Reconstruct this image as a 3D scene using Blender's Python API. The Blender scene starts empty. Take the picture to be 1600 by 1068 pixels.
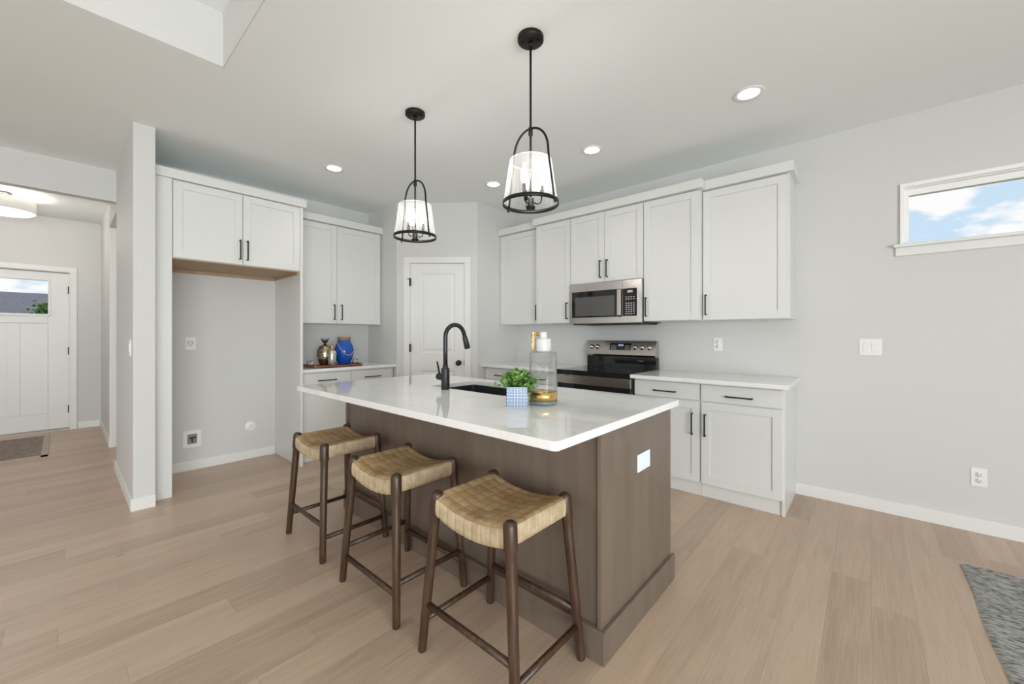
import bpy, bmesh, math, random
from mathutils import Vector, Matrix
random.seed(7)
C = bpy.context.scene.collection
PI = math.pi
sc = bpy.context.scene

# ------------------------------------------------------------------ camera
EYE = 1.253
cam = bpy.data.cameras.new('camera')
cam.sensor_width = 36.0
cam.lens = 36.0 * 625.167 / 1600
cam.shift_y = -(534 - 522.469) / 1600
cam.clip_start = 0.02
cam.clip_end = 200
camo = bpy.data.objects.new('camera', cam); C.objects.link(camo)
camo.location = (0, 0, EYE)
camo.rotation_euler = (PI / 2, 0, math.radians(41.626))
sc.camera = camo
sc.view_settings.view_transform = 'Standard'
sc.view_settings.look = 'None'
sc.view_settings.gamma = 1
sc.view_settings.use_curve_mapping = False
sc.view_settings.exposure = -0.21
sc.cycles.use_denoising = True
sc.cycles.max_bounces = 14
sc.cycles.diffuse_bounces = 12
sc.cycles.transparent_max_bounces = 16
sc.cycles.sample_clamp_indirect = 6
sc.cycles.caustics_reflective = False
sc.cycles.caustics_refractive = False
sc.cycles.blur_glossy = 0.5

# ------------------------------------------------------------------ sky
W = bpy.data.worlds.new('sky'); sc.world = W; W.use_nodes = True
nt = W.node_tree; nt.nodes.clear()
def nn(nt, t, **k):
    n = nt.nodes.new(t)
    for a, b in k.items(): setattr(n, a, b)
    return n
tc = nn(nt, 'ShaderNodeTexCoord'); mp = nn(nt, 'ShaderNodeMapping'); mp.inputs['Scale'].default_value = (1, 1, 2.2)
mp.inputs['Location'].default_value = (1.35, 0.6, 0.9)
nz = nn(nt, 'ShaderNodeTexNoise'); nz.inputs['Scale'].default_value = 6.5; nz.inputs['Detail'].default_value = 7; nz.inputs['Roughness'].default_value = .52
cr = nn(nt, 'ShaderNodeValToRGB')
cr.color_ramp.elements[0].position = .44; cr.color_ramp.elements[0].color = (.60, .77, .93, 1)
cr.color_ramp.elements[1].position = .50; cr.color_ramp.elements[1].color = (.99, .99, 1, 1)
bg = nn(nt, 'ShaderNodeBackground'); bg.inputs['Strength'].default_value = 1.15
wo = nn(nt, 'ShaderNodeOutputWorld')
L = nt.links.new
L(tc.outputs['Generated'], mp.inputs['Vector']); L(mp.outputs[0], nz.inputs['Vector']); L(nz.outputs['Fac'], cr.inputs[0])
L(cr.outputs[0], bg.inputs['Color']); L(bg.outputs[0], wo.inputs[0])

# ------------------------------------------------------------------ daylight through the room's big windows
def area(name, loc, rot, sx, sy, power, col=(1, 1, 1), spread=PI):
    l = bpy.data.lights.new(name, 'AREA'); l.shape = 'RECTANGLE'; l.size = sx; l.size_y = sy
    l.energy = power; l.color = col; l.spread = spread
    o = bpy.data.objects.new(name, l); C.objects.link(o); o.location = loc; o.rotation_euler = rot
    return o
area('patio_daylight', (3.58, -1.6, 1.0), (0, math.radians(90), 0), 1.8, 4.0, 335, (.912, .972, 1))
area('rear_daylight', (-3.2, -4.38, 1.45), (math.radians(90), 0, 0), 3.2, 1.9, 30, (.93, .97, 1))

def point(name, loc, power, col, r=.03):
    l = bpy.data.lights.new(name, 'POINT'); l.energy = power; l.color = col; l.shadow_soft_size = r
    o = bpy.data.objects.new(name, l); C.objects.link(o); o.location = loc
    return o

# ------------------------------------------------------------------ materials
MATS = {}
def mat(name, col=(.8, .8, .8), rough=.5, metal=0., spec=.5, **kw):
    m = bpy.data.materials.new(name); m.use_nodes = True
    b = m.node_tree.nodes['Principled BSDF']
    b.inputs['Base Color'].default_value = (*col, 1); b.inputs['Roughness'].default_value = rough
    b.inputs['Metallic'].default_value = metal; b.inputs['Specular IOR Level'].default_value = spec
    for k, v in kw.items(): b.inputs[k.replace('_', ' ')].default_value = v
    MATS[name] = m
    return m
def noise_col(m, ca, cb, scale=(1, 1, 1), nscale=5, detail=4, rough=.5, p0=.35, p1=.65, bump=0., bdist=.002, coord='Object', distort=0.):
    nt = m.node_tree; b = nt.nodes['Principled BSDF']
    t = nn(nt, 'ShaderNodeTexCoord'); mp = nn(nt, 'ShaderNodeMapping'); mp.inputs['Scale'].default_value = scale
    n = nn(nt, 'ShaderNodeTexNoise'); n.inputs['Scale'].default_value = nscale; n.inputs['Detail'].default_value = detail
    n.inputs['Roughness'].default_value = rough; n.inputs['Distortion'].default_value = distort
    r = nn(nt, 'ShaderNodeValToRGB'); e = r.color_ramp.elements
    e[0].position = p0; e[0].color = (*ca, 1); e[1].position = p1; e[1].color = (*cb, 1)
    l = nt.links.new
    l(t.outputs[coord], mp.inputs[0]); l(mp.outputs[0], n.inputs['Vector']); l(n.outputs['Fac'], r.inputs[0]); l(r.outputs[0], b.inputs['Base Color'])
    if bump:
        bp = nn(nt, 'ShaderNodeBump'); bp.inputs['Strength'].default_value = bump; bp.inputs['Distance'].default_value = bdist
        l(n.outputs['Fac'], bp.inputs['Height']); l(bp.outputs[0], b.inputs['Normal'])
    return m
def emis(name, col, s):
    m = bpy.data.materials.new(name); m.use_nodes = True
    b = m.node_tree.nodes['Principled BSDF']; b.inputs['Base Color'].default_value = (*col, 1)
    b.inputs['Emission Color'].default_value = (*col, 1); b.inputs['Emission Strength'].default_value = s
    MATS[name] = m; return m

wallm = noise_col(mat('wall_paint', rough=.6, spec=.3), (.658, .657, .652), (.666, .665, .66), nscale=60)
ceilm = noise_col(mat('ceiling_paint', rough=.8, spec=.2), (.828, .866, .87), (.838, .876, .88), nscale=220, bump=.06, bdist=.0006)
trimm = mat('white_trim_paint', (.80, .80, .795), .35)
cabm = mat('white_cabinet_paint', (.735, .745, .735), .32)
blackm = mat('matte_black_metal', (.016, .016, .017), .36, .3)
faucetm = mat('matte_gunmetal', (.035, .035, .036), .36, .5)
bronze = mat('dark_bronze_metal', (.025, .023, .022), .42, .7)
vinyl = mat('glare_white_vinyl', (.93, .93, .93), .35)  # whiter than the trim: window glare is put into the colour
plastic = mat('white_plastic', (.85, .85, .85), .35)
slotm = mat('dark_slot', (.05, .05, .05), .6)
rawwood = noise_col(mat('raw_birch_plywood', rough=.6), (.36, .245, .15), (.45, .32, .20), scale=(3, 30, 3), nscale=3)
steelm = mat('stainless_steel', (.58, .55, .52), .22, 1.0)
def brushed(m, sc3):
    nt = m.node_tree; b = nt.nodes['Principled BSDF']; t = nn(nt, 'ShaderNodeTexCoord'); mp = nn(nt, 'ShaderNodeMapping'); mp.inputs['Scale'].default_value = sc3
    n = nn(nt, 'ShaderNodeTexNoise'); n.inputs['Scale'].default_value = 1; n.inputs['Detail'].default_value = 3
    bp = nn(nt, 'ShaderNodeBump'); bp.inputs['Strength'].default_value = .04; bp.inputs['Distance'].default_value = .001
    nt.links.new(t.outputs['Object'], mp.inputs[0]); nt.links.new(mp.outputs[0], n.inputs['Vector']); nt.links.new(n.outputs['Fac'], bp.inputs['Height']); nt.links.new(bp.outputs[0], b.inputs['Normal'])
brushed(steelm, (3, 3, 300))
blackglass = mat('black_glass', (.012, .012, .013), .05)
ovenwin = mat('smoked_glass_window', (.09, .09, .088), .12)
sinkm = mat('black_composite', (.022, .022, .023), .45)
gold = mat('brushed_gold', (.78, .55, .20), .25, 1.0)
hamgold = noise_col(mat('hammered_antique_gold', rough=.22, metal=1.0), (.30, .235, .14), (.58, .49, .34), nscale=42, detail=1, bump=.9, bdist=.004)
silverm = mat('polished_silver', (.8, .78, .76), .12, 1.0)
bluem = mat('cobalt_blue_glaze', (.004, .095, .50), .1)
ropem = mat('twisted_rope', (.45, .30, .20), .8)
traym = noise_col(mat('acacia_tray_wood', rough=.45), (.16, .055, .025), (.30, .12, .06), scale=(20, 2, 2), nscale=3)
ceramic = mat('white_ceramic', (.66, .66, .65), .3)
antique = noise_col(mat('antique_brass', rough=.4, metal=.8), (.16, .10, .04), (.50, .36, .16), nscale=60, detail=2, bump=.3)
leafm = noise_col(mat('green_leaf', rough=.5), (.05, .17, .03), (.30, .50, .13), nscale=30, detail=1)
leafm.node_tree.nodes['Principled BSDF'].inputs['Subsurface Weight'].default_value = .1
stemm = mat('plant_stem', (.12, .17, .05), .6)
soilm = mat('dark_soil', (.03, .02, .015), .9)
asph = noise_col(mat('grey_shingle', rough=.9), (.16, .16, .19), (.28, .28, .32), scale=(1, 3, 3), nscale=14, detail=6)
sidingm = mat('beige_siding', (.55, .53, .5), .8)
lawnm = noise_col(mat('lawn_grass', rough=.9), (.08, .14, .04), (.15, .22, .07), nscale=8)
led = emis('led_diffuser', (1, .97, .92), 6)
bulbm = emis('glowing_bulb', (1, .93, .82), 8)
lampm = emis('lamp_diffuser', (1, .96, .9), 1.6)
fabshade = emis('lit_fabric_shade', (.9, .87, .83), .25)

# island stain
woodi = noise_col(mat('taupe_stained_maple', rough=.38), (.142, .108, .082), (.178, .138, .108), scale=(7, 7, .8), nscale=2.2, detail=7, p0=.3, p1=.7, bump=.05, bdist=.001)
# walnut legs
walnut = noise_col(mat('dark_walnut_wood', rough=.38), (.034, .018, .010), (.078, .040, .021), scale=(30, 30, 3), nscale=2, detail=5)

# quartz
qz = mat('white_quartz', (.8, .8, .79), .05, spec=.6)
def quartz(m):
    nt = m.node_tree; b = nt.nodes['Principled BSDF']; l = nt.links.new
    t = nn(nt, 'ShaderNodeTexCoord'); mp = nn(nt, 'ShaderNodeMapping'); mp.inputs['Rotation'].default_value = (0, 0, .6); mp.inputs['Scale'].default_value = (1, 3, 1)
    n = nn(nt, 'ShaderNodeTexNoise'); n.inputs['Scale'].default_value = 1.3; n.inputs['Detail'].default_value = 8; n.inputs['Distortion'].default_value = 1.2
    a = nn(nt, 'ShaderNodeMath', operation='SUBTRACT'); a.inputs[1].default_value = .5
    ab = nn(nt, 'ShaderNodeMath', operation='ABSOLUTE')
    r = nn(nt, 'ShaderNodeValToRGB'); e = r.color_ramp.elements; e[0].position = 0; e[0].color = (.80, .805, .80, 1); e[1].position = .03; e[1].color = (.85, .855, .85, 1)
    l(t.outputs['Object'], mp.inputs[0]); l(mp.outputs[0], n.inputs['Vector']); l(n.outputs['Fac'], a.inputs[0]); l(a.outputs[0], ab.inputs[0]); l(ab.outputs[0], r.inputs[0]); l(r.outputs[0], b.inputs['Base Color'])
quartz(qz)

# plank floor
def floor_mat():
    m = mat('light_oak_planks', rough=.33, spec=.4); nt = m.node_tree; b = nt.nodes['Principled BSDF']; l = nt.links.new
    def mth(op, a, bb=None):
        n = nn(nt, 'ShaderNodeMath', operation=op)
        for i, x in enumerate((a, bb)):
            if x is None: continue
            if isinstance(x, (int, float)): n.inputs[i].default_value = x
            else: l(x, n.inputs[i])
        return n.outputs[0]
    g = nn(nt, 'ShaderNodeNewGeometry'); s = nn(nt, 'ShaderNodeSeparateXYZ'); l(g.outputs['Position'], s.inputs[0])
    u = mth('DIVIDE', mth('ADD', s.outputs[0], 20.03), .153); row = mth('FLOOR', u)
    w1 = nn(nt, 'ShaderNodeTexWhiteNoise', noise_dimensions='1D'); l(row, w1.inputs['W'])
    v = mth('ADD', mth('DIVIDE', mth('ADD', s.outputs[1], 20), 1.25), mth('MULTIPLY', w1.outputs['Value'], 7.3)); idn = mth('FLOOR', v)
    cb = nn(nt, 'ShaderNodeCombineXYZ'); l(row, cb.inputs[0]); l(idn, cb.inputs[1])
    w2 = nn(nt, 'ShaderNodeTexWhiteNoise', noise_dimensions='2D'); l(cb.outputs[0], w2.inputs['Vector'])
    # grain
    cg = nn(nt, 'ShaderNodeCombineXYZ'); l(mth('MULTIPLY', s.outputs[0], 17), cg.inputs[0]); l(mth('MULTIPLY', s.outputs[1], 1.6), cg.inputs[1]); l(mth('MULTIPLY', w2.outputs['Value'], 40), cg.inputs[2])
    n1 = nn(nt, 'ShaderNodeTexNoise'); n1.inputs['Scale'].default_value = 1; n1.inputs['Detail'].default_value = 7; n1.inputs['Roughness'].default_value = .62; n1.inputs['Distortion'].default_value = .5; l(cg.outputs[0], n1.inputs['Vector'])
    cf = nn(nt, 'ShaderNodeCombineXYZ'); l(mth('MULTIPLY', s.outputs[0], 160), cf.inputs[0]); l(mth('MULTIPLY', s.outputs[1], 5), cf.inputs[1]); l(mth('MULTIPLY', w2.outputs['Value'], 40), cf.inputs[2])
    n2 = nn(nt, 'ShaderNodeTexNoise'); n2.inputs['Scale'].default_value = 1; n2.inputs['Detail'].default_value = 3; l(cf.outputs[0], n2.inputs['Vector'])
    r = nn(nt, 'ShaderNodeValToRGB'); e = r.color_ramp.elements
    e[0].position = 0; e[0].color = (.38, .275, .203, 1); e[1].position = 1; e[1].color = (.60, .455, .345, 1)
    x = e.new(.5); x.color = (.50, .372, .28, 1)
    val = mth('ADD', mth('ADD', mth('MULTIPLY', w2.outputs['Value'], .50), mth('MULTIPLY', n1.outputs['Fac'], 1.05)), mth('MULTIPLY', n2.outputs['Fac'], .75))
    l(mth('SUBTRACT', val, .645), r.inputs[0])
    # seams
    fu = mth('FRACT', u); fv = mth('FRACT', v)
    su = mth('LESS_THAN', mth('MINIMUM', fu, mth('SUBTRACT', 1, fu)), .006)
    sv = mth('LESS_THAN', mth('MINIMUM', fv, mth('SUBTRACT', 1, fv)), .0009)
    sm = mth('MULTIPLY', mth('MAXIMUM', su, sv), .26)
    # small knots
    kv = nn(nt, 'ShaderNodeTexVoronoi'); kv.inputs['Scale'].default_value = 1; kc = nn(nt, 'ShaderNodeCombineXYZ'); l(mth('MULTIPLY', s.outputs[0], 1.9), kc.inputs[0]); l(mth('MULTIPLY', s.outputs[1], 1.1), kc.inputs[1]); l(kc.outputs[0], kv.inputs['Vector'])
    kn = mth('MULTIPLY', mth('LESS_THAN', kv.outputs['Distance'], .022), .35)
    mx = nn(nt, 'ShaderNodeMix', data_type='RGBA'); l(mth('MAXIMUM', sm, kn), mx.inputs['Factor']); l(r.outputs[0], mx.inputs['A']); mx.inputs['B'].default_value = (.12, .075, .05, 1)
    l(mx.outputs['Result'], b.inputs['Base Color'])
    bp = nn(nt, 'ShaderNodeBump'); bp.inputs['Strength'].default_value = .25; bp.inputs['Distance'].default_value = .0006
    l(mth('SUBTRACT', n2.outputs['Fac'], mth('MULTIPLY', sm, 4)), bp.inputs['Height']); l(bp.outputs[0], b.inputs['Normal'])
    l(mth('ADD', mth('MULTIPLY', n2.outputs['Fac'], .15), .27), b.inputs['Roughness'])
    return m
floorm = floor_mat()

# woven leather
def leather_mat():
    m = mat('woven_tan_leather', rough=.6, spec=.3); nt = m.node_tree; b = nt.nodes['Principled BSDF']; l = nt.links.new
    t = nn(nt, 'ShaderNodeTexCoord'); ad = nn(nt, 'ShaderNodeVectorMath', operation='ADD'); ad.inputs[1].default_value = (.205, .172, 5)
    dvn = nn(nt, 'ShaderNodeVectorMath', operation='DIVIDE'); dvn.inputs[1].default_value = (.41 / 9, .344 / 8, 100)
    fl = nn(nt, 'ShaderNodeVectorMath', operation='FLOOR'); fr = nn(nt, 'ShaderNodeVectorMath', operation='FRACTION')
    w = nn(nt, 'ShaderNodeTexWhiteNoise', noise_dimensions='3D'); n = nn(nt, 'ShaderNodeTexNoise'); n.inputs['Scale'].default_value = 9; n.inputs['Detail'].default_value = 6
    l(t.outputs['Object'], ad.inputs[0]); l(ad.outputs[0], dvn.inputs[0]); l(dvn.outputs[0], fl.inputs[0]); l(dvn.outputs[0], fr.inputs[0]); l(fl.outputs[0], w.inputs['Vector']); l(t.outputs['Object'], n.inputs['Vector'])
    a = nn(nt, 'ShaderNodeMath', operation='MULTIPLY'); a.inputs[1].default_value = .22; l(w.outputs['Value'], a.inputs[0])
    c = nn(nt, 'ShaderNodeMath', operation='ADD'); l(a.outputs[0], c.inputs[0]); l(n.outputs['Fac'], c.inputs[1])
    r = nn(nt, 'ShaderNodeValToRGB'); e = r.color_ramp.elements; e[0].position = .40; e[0].color = (.30, .19, .09, 1); e[1].position = .85; e[1].color = (.50, .36, .20, 1)
    l(c.outputs[0], r.inputs[0])
    s = nn(nt, 'ShaderNodeSeparateXYZ'); l(fr.outputs[0], s.inputs[0])
    def mth(op, a, bb=None):
        n = nn(nt, 'ShaderNodeMath', operation=op)
        for i, x in enumerate((a, bb)):
            if x is None: continue
            if isinstance(x, (int, float)): n.inputs[i].default_value = x
            else: l(x, n.inputs[i])
        return n.outputs[0]
    ex = mth('MINIMUM', s.outputs[0], mth('SUBTRACT', 1, s.outputs[0])); ey = mth('MINIMUM', s.outputs[1], mth('SUBTRACT', 1, s.outputs[1]))
    gap = mth('LESS_THAN', mth('MINIMUM', ex, ey), .028)
    mx = nn(nt, 'ShaderNodeMix', data_type='RGBA'); l(mth('MULTIPLY', gap, .38), mx.inputs['Factor']); l(r.outputs[0], mx.inputs['A']); mx.inputs['B'].default_value = (.10, .055, .022, 1)
    l(mx.outputs['Result'], b.inputs['Base Color'])
    n2 = nn(nt, 'ShaderNodeTexNoise'); n2.inputs['Scale'].default_value = 350; l(t.outputs['Object'], n2.inputs['Vector'])
    bp = nn(nt, 'ShaderNodeBump'); bp.inputs['Strength'].default_value = .25; bp.inputs['Distance'].default_value = .0008; l(n2.outputs['Fac'], bp.inputs['Height']); l(bp.outputs[0], b.inputs['Normal'])
    return m
leather = leather_mat()
leatherside = noise_col(mat('tan_leather_strap', rough=.6, spec=.3), (.43, .33, .20), (.54, .44, .30), nscale=25, detail=5, bump=.2)

rugm = noise_col(mat('grey_wool_yarn', rough=.95, spec=.1), (.085, .09, .105), (.40, .395, .375), scale=(36, 110, 40), nscale=1, detail=6, p0=.30, p1=.58)
matm = noise_col(mat('patterned_jute_mat', rough=.95, spec=.1), (.20, .16, .14), (.36, .31, .27), nscale=45, detail=6)
matedge = mat('pale_jute_border', (.50, .42, .36), .9)

# patterned pot
def pot_mat():
    m = mat('blue_white_glaze', rough=.35); nt = m.node_tree; b = nt.nodes['Principled BSDF']; l = nt.links.new
    t = nn(nt, 'ShaderNodeTexCoord'); mp = nn(nt, 'ShaderNodeMapping'); mp.inputs['Scale'].default_value = (66, 66, 66); l(t.outputs['Object'], mp.inputs[0])
    s = nn(nt, 'ShaderNodeSeparateXYZ'); l(mp.outputs[0], s.inputs[0])
    def mth(op, a, bb=None):
        n = nn(nt, 'ShaderNodeMath', operation=op)
        for i, x in enumerate((a, bb)):
            if x is None: continue
            if isinstance(x, (int, float)): n.inputs[i].default_value = x
            else: l(x, n.inputs[i])
        return n.outputs[0]
    xx = mth('ADD', s.outputs[0], s.outputs[1])
    fx = mth('ABSOLUTE', mth('SUBTRACT', mth('FRACT', xx), .5)); fz = mth('ABSOLUTE', mth('SUBTRACT', mth('FRACT', s.outputs[2]), .5))
    mxd = mth('MAXIMUM', fx, fz)
    ring = mth('MULTIPLY', mth('LESS_THAN', mxd, .38), mth('GREATER_THAN', mxd, .2))
    dot = mth('LESS_THAN', mxd, .08)
    mx = nn(nt, 'ShaderNodeMix', data_type='RGBA'); l(mth('MAXIMUM', ring, dot), mx.inputs['Factor']); mx.inputs['A'].default_value = (.58, .66, .78, 1); mx.inputs['B'].default_value = (.07, .14, .30, 1)
    l(mx.outputs['Result'], b.inputs['Base Color'])
    return m
potm = pot_mat()

def clear(name, tint=(1, 1, 1), fac=.12, rough=.03):
    m = bpy.data.materials.new(name); m.use_nodes = True; nt = m.node_tree; nt.nodes.clear(); l = nt.links.new
    o = nn(nt, 'ShaderNodeOutputMaterial'); t = nn(nt, 'ShaderNodeBsdfTransparent'); t.inputs[0].default_value = (*tint, 1)
    g = nn(nt, 'ShaderNodeBsdfGlossy'); g.inputs['Roughness'].default_value = rough
    lw = nn(nt, 'ShaderNodeLayerWeight'); lw.inputs[0].default_value = fac
    mx = nn(nt, 'ShaderNodeMixShader'); l(lw.outputs['Facing'], mx.inputs[0]); l(t.outputs[0], mx.inputs[1]); l(g.outputs[0], mx.inputs[2]); l(mx.outputs[0], o.inputs[0])
    MATS[name] = m; return m
paneglass = clear('window_glass', fac=.04)
jarglass = clear('clear_jar_glass', (.985, .99, .99), .22, .04)
def shade_mat():
    m = bpy.data.materials.new('ribbed_lamp_glass'); m.use_nodes = True; nt = m.node_tree; nt.nodes.clear(); l = nt.links.new
    o = nn(nt, 'ShaderNodeOutputMaterial'); t = nn(nt, 'ShaderNodeBsdfTransparent'); t.inputs[0].default_value = (1, 1, 1, 1)
    tl = nn(nt, 'ShaderNodeBsdfTranslucent'); tl.inputs[0].default_value = (.95, .95, .95, 1)
    df = nn(nt, 'ShaderNodeBsdfDiffuse'); df.inputs[0].default_value = (.9, .9, .9, 1)
    gl = nn(nt, 'ShaderNodeBsdfGlossy'); gl.inputs['Roughness'].default_value = .1
    a = nn(nt, 'ShaderNodeMixShader'); a.inputs[0].default_value = .35; l(tl.outputs[0], a.inputs[1]); l(df.outputs[0], a.inputs[2])
    a2 = nn(nt, 'ShaderNodeMixShader'); a2.inputs[0].default_value = .12; l(a.outputs[0], a2.inputs[1]); l(gl.outputs[0], a2.inputs[2])
    b = nn(nt, 'ShaderNodeMixShader'); lw = nn(nt, 'ShaderNodeLayerWeight'); lw.inputs[0].default_value = .35; mr = nn(nt, 'ShaderNodeMapRange'); mr.inputs['To Min'].default_value = .12; mr.inputs['To Max'].default_value = .55; l(lw.outputs['Facing'], mr.inputs[0]); l(mr.outputs[0], b.inputs[0]); l(t.outputs[0], b.inputs[1]); l(a2.outputs[0], b.inputs[2]); l(b.outputs[0], o.inputs[0])
    MATS['shade'] = m; return m
shadem = shade_mat()

# ------------------------------------------------------------------ mesh helpers
class MB:
    def __init__(s): s.bm = bmesh.new()
    def _fin(s, fs, mi, smooth):
        for f in fs: f.material_index = mi; f.smooth = smooth
    def quad(s, pts, mi=0, smooth=False):
        f = s.bm.faces.new([s.bm.verts.new(p) for p in pts]); s._fin([f], mi, smooth); return s
    def box(s, x0, x1, y0, y1, z0, z1, mi=0):
        v = [s.bm.verts.new((x, y, z)) for x in (x0, x1) for y in (y0, y1) for z in (z0, z1)]
        fs = [s.bm.faces.new([v[i] for i in q]) for q in ((0, 1, 3, 2), (4, 6, 7, 5), (0, 4, 5, 1), (2, 3, 7, 6), (0, 2, 6, 4), (1, 5, 7, 3))]
        s._fin(fs, mi, False); return s
    def prism(s, pts, z0, z1, mi=0, smooth=False):
        a = [s.bm.verts.new((x, y, z0)) for x, y in pts]; b = [s.bm.verts.new((x, y, z1)) for x, y in pts]; n = len(pts)
        fs = [s.bm.faces.new((a[i], a[(i + 1) % n], b[(i + 1) % n], b[i])) for i in range(n)]
        s._fin(fs, mi, smooth)
        s._fin([s.bm.faces.new(b), s.bm.faces.new(a[::-1])], mi, False); return s
    def lathe(s, prof, c=(0, 0, 0), seg=32, mi=0, smooth=True, axis='z', closed=False, sx=1, sy=1):
        rings = []
        for r, h in prof:
            if r < 1e-6:
                p = (0, 0, h); rings.append([s.bm.verts.new(s._ax(p, c, axis))])
            else:
                rings.append([s.bm.verts.new(s._ax((r * sx * math.cos(2 * PI * i / seg), r * sy * math.sin(2 * PI * i / seg), h), c, axis)) for i in range(seg)])
        if closed: rings.append(rings[0])
        fs = []
        for a, b in zip(rings, rings[1:]):
            for i in range(seg):
                j = (i + 1) % seg
                if len(a) == 1 and len(b) == 1: continue
                if len(a) == 1: fs.append(s.bm.faces.new((a[0], b[j], b[i])))
                elif len(b) == 1: fs.append(s.bm.faces.new((a[i], a[j], b[0])))
                else: fs.append(s.bm.faces.new((a[i], a[j], b[j], b[i])))
        s._fin(fs, mi, smooth); return s
    def _ax(s, p, c, axis):
        if axis == 'y': p = (p[0], p[2], p[1])
        elif axis == 'x': p = (p[2], p[0], p[1])
        return (p[0] + c[0], p[1] + c[1], p[2] + c[2])
    def tube(s, path, r, seg=12, mi=0, caps=True, closed=False):
        P = [Vector(p) for p in path]; n = len(P); rr = r if isinstance(r, (list, tuple)) else [r] * n
        rings = []; prev = None
        for i in range(n):
            if closed: d = (P[(i + 1) % n] - P[i - 1]).normalized()
            else: d = (P[min(i + 1, n - 1)] - P[max(i - 1, 0)]).normalized()
            if prev is None:
                ref = Vector((0, 0, 1)) if abs(d.z) < .9 else Vector((1, 0, 0))
                u = d.cross(ref).normalized()
            else:
                u = (prev - d * prev.dot(d)).normalized()
            prev = u; w = d.cross(u)
            rings.append([s.bm.verts.new(P[i] + (u * math.cos(2 * PI * k / seg) + w * math.sin(2 * PI * k / seg)) * rr[i]) for k in range(seg)])
        fs = []
        m = n if closed else n - 1
        for i in range(m):
            a, b = rings[i], rings[(i + 1) % n]
            for k in range(seg):
                j = (k + 1) % seg; fs.append(s.bm.faces.new((a[k], a[j], b[j], b[k])))
        s._fin(fs, mi, True)
        if caps and not closed: s._fin([s.bm.faces.new(rings[0][::-1]), s.bm.faces.new(rings[-1])], mi, False)
        return s
    def xf(s, M): bmesh.ops.transform(s.bm, matrix=M, verts=s.bm.verts); return s
    def build(s, name, mats, parent=None, bevel=0., loc=None, rotz=0, seg=2, recalc=True):
        if recalc: bmesh.ops.recalc_face_normals(s.bm, faces=s.bm.faces)
        me = bpy.data.meshes.new(name); s.bm.to_mesh(me); s.bm.free()
        for m in (mats if isinstance(mats, (list, tuple)) else [mats]): me.materials.append(m)
        o = bpy.data.objects.new(name, me); C.objects.link(o)
        if parent: o.parent = parent
        if loc: o.location = loc
        o.rotation_euler.z = rotz
        if bevel:
            b = o.modifiers.new('edge_round', 'BEVEL'); b.width = bevel; b.segments = seg; b.limit_method = 'ANGLE'; b.angle_limit = math.radians(40)
        return o

def tag(o, label=None, cat=None, group=None, kind=None):
    if label: o['label'] = label
    if cat: o['category'] = cat
    if group: o['group'] = group
    if kind: o['kind'] = kind
    return o
def thing(name, label, cat, loc=(0, 0, 0), rotz=0, group=None):
    o = bpy.data.objects.new(name, None); C.objects.link(o); o.location = loc; o.rotation_euler.z = rotz
    o.empty_display_size = .1
    return tag(o, label, cat, group)
def struct(name, mb, m, bevel=0, label=None, **k):
    o = mb.build(name, m, bevel=bevel, **k); o['kind'] = 'structure'
    if label: o['label'] = label
    return o
def dup(root, loc, rotz=0, label=None, group=None):
    r = root.copy(); C.objects.link(r); r.location = loc; r.rotation_euler = (0, 0, rotz)
    if label: r['label'] = label
    if group: r['group'] = group
    def rec(src, dst):
        for ch in list(src.children):
            c = ch.copy(); C.objects.link(c); c.parent = dst; rec(ch, c)
    rec(root, r)
    return r
def rrect(x0, x1, y0, y1, r, n=6):
    out = []
    for cx, cy, a0 in ((x1 - r, y0 + r, -PI / 2), (x1 - r, y1 - r, 0), (x0 + r, y1 - r, PI / 2), (x0 + r, y0 + r, PI)):
        for i in range(n + 1):
            a = a0 + PI / 2 * i / n; out.append((cx + r * math.cos(a), cy + r * math.sin(a)))
    return out

# ------------------------------------------------------------------ room shell
ZC = 2.765; YW = 3.857; XW = -4.684; XR = 3.7; YR = -4.5; XD = -7.88
struct('floor', MB().box(-8.1, XR + .1, YR - .1, YW + .1, -.1, 0), floorm)
TX0, TX1, TY0, TY1, TZ = -2.73, 2.4, -3.6, .612, 3.07
cm = MB()
cm.box(-8.1, TX0, YR - .1, YW + .1, ZC, ZC + .12).box(TX0, XR + .1, TY1, YW + .1, ZC, ZC + .12)
cm.box(TX1, XR + .1, YR - .1, TY1, ZC, ZC + .12).box(TX0, TX1, YR - .1, TY0, ZC, ZC + .12)
cm.box(TX0 - .1, TX0, TY0, TY1, ZC + .12, TZ + .1).box(TX1, TX1 + .1, TY0, TY1, ZC + .12, TZ + .1)
cm.box(TX0 - .1, TX1 + .1, TY1, TY1 + .1, ZC + .12, TZ + .1).box(TX0 - .1, TX1 + .1, TY0 - .1, TY0, ZC + .12, TZ + .1)
cm.box(TX0, TX1, TY0, TY1, TZ, TZ + .1)
struct('ceiling', cm, ceilm)
struct('tray_dimming_liner', MB().box(TX0, TX0 + .006, TY0, TY1, ZC + .0005, TZ - .001).box(TX0 + .006, TX1 - .006, TY1 - .006, TY1, ZC + .0005, TZ - .001).box(TX1 - .006, TX1, TY0, TY1, ZC + .0005, TZ - .001).box(TX0 + .006, TX1 - .006, TY0, TY0 + .006, ZC + .0005, TZ - .001), wallm, label='thin darker liners added to tone down the bright sides of the raised tray ceiling')  # added liners; darker wall paint tones down the light on the tray sides
# range wall with clerestory opening
WX0, WX1, WZ0, WZ1 = .185, 1.60, 1.872, 2.262
struct('wall_back', MB().box(-3.335, WX0, YW, YW + .12, 0, ZC).box(WX1, XR, YW, YW + .12, 0, ZC).box(WX0, WX1, YW, YW + .12, 0, WZ0).box(WX0, WX1, YW, YW + .12, WZ1, ZC), wallm)
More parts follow.
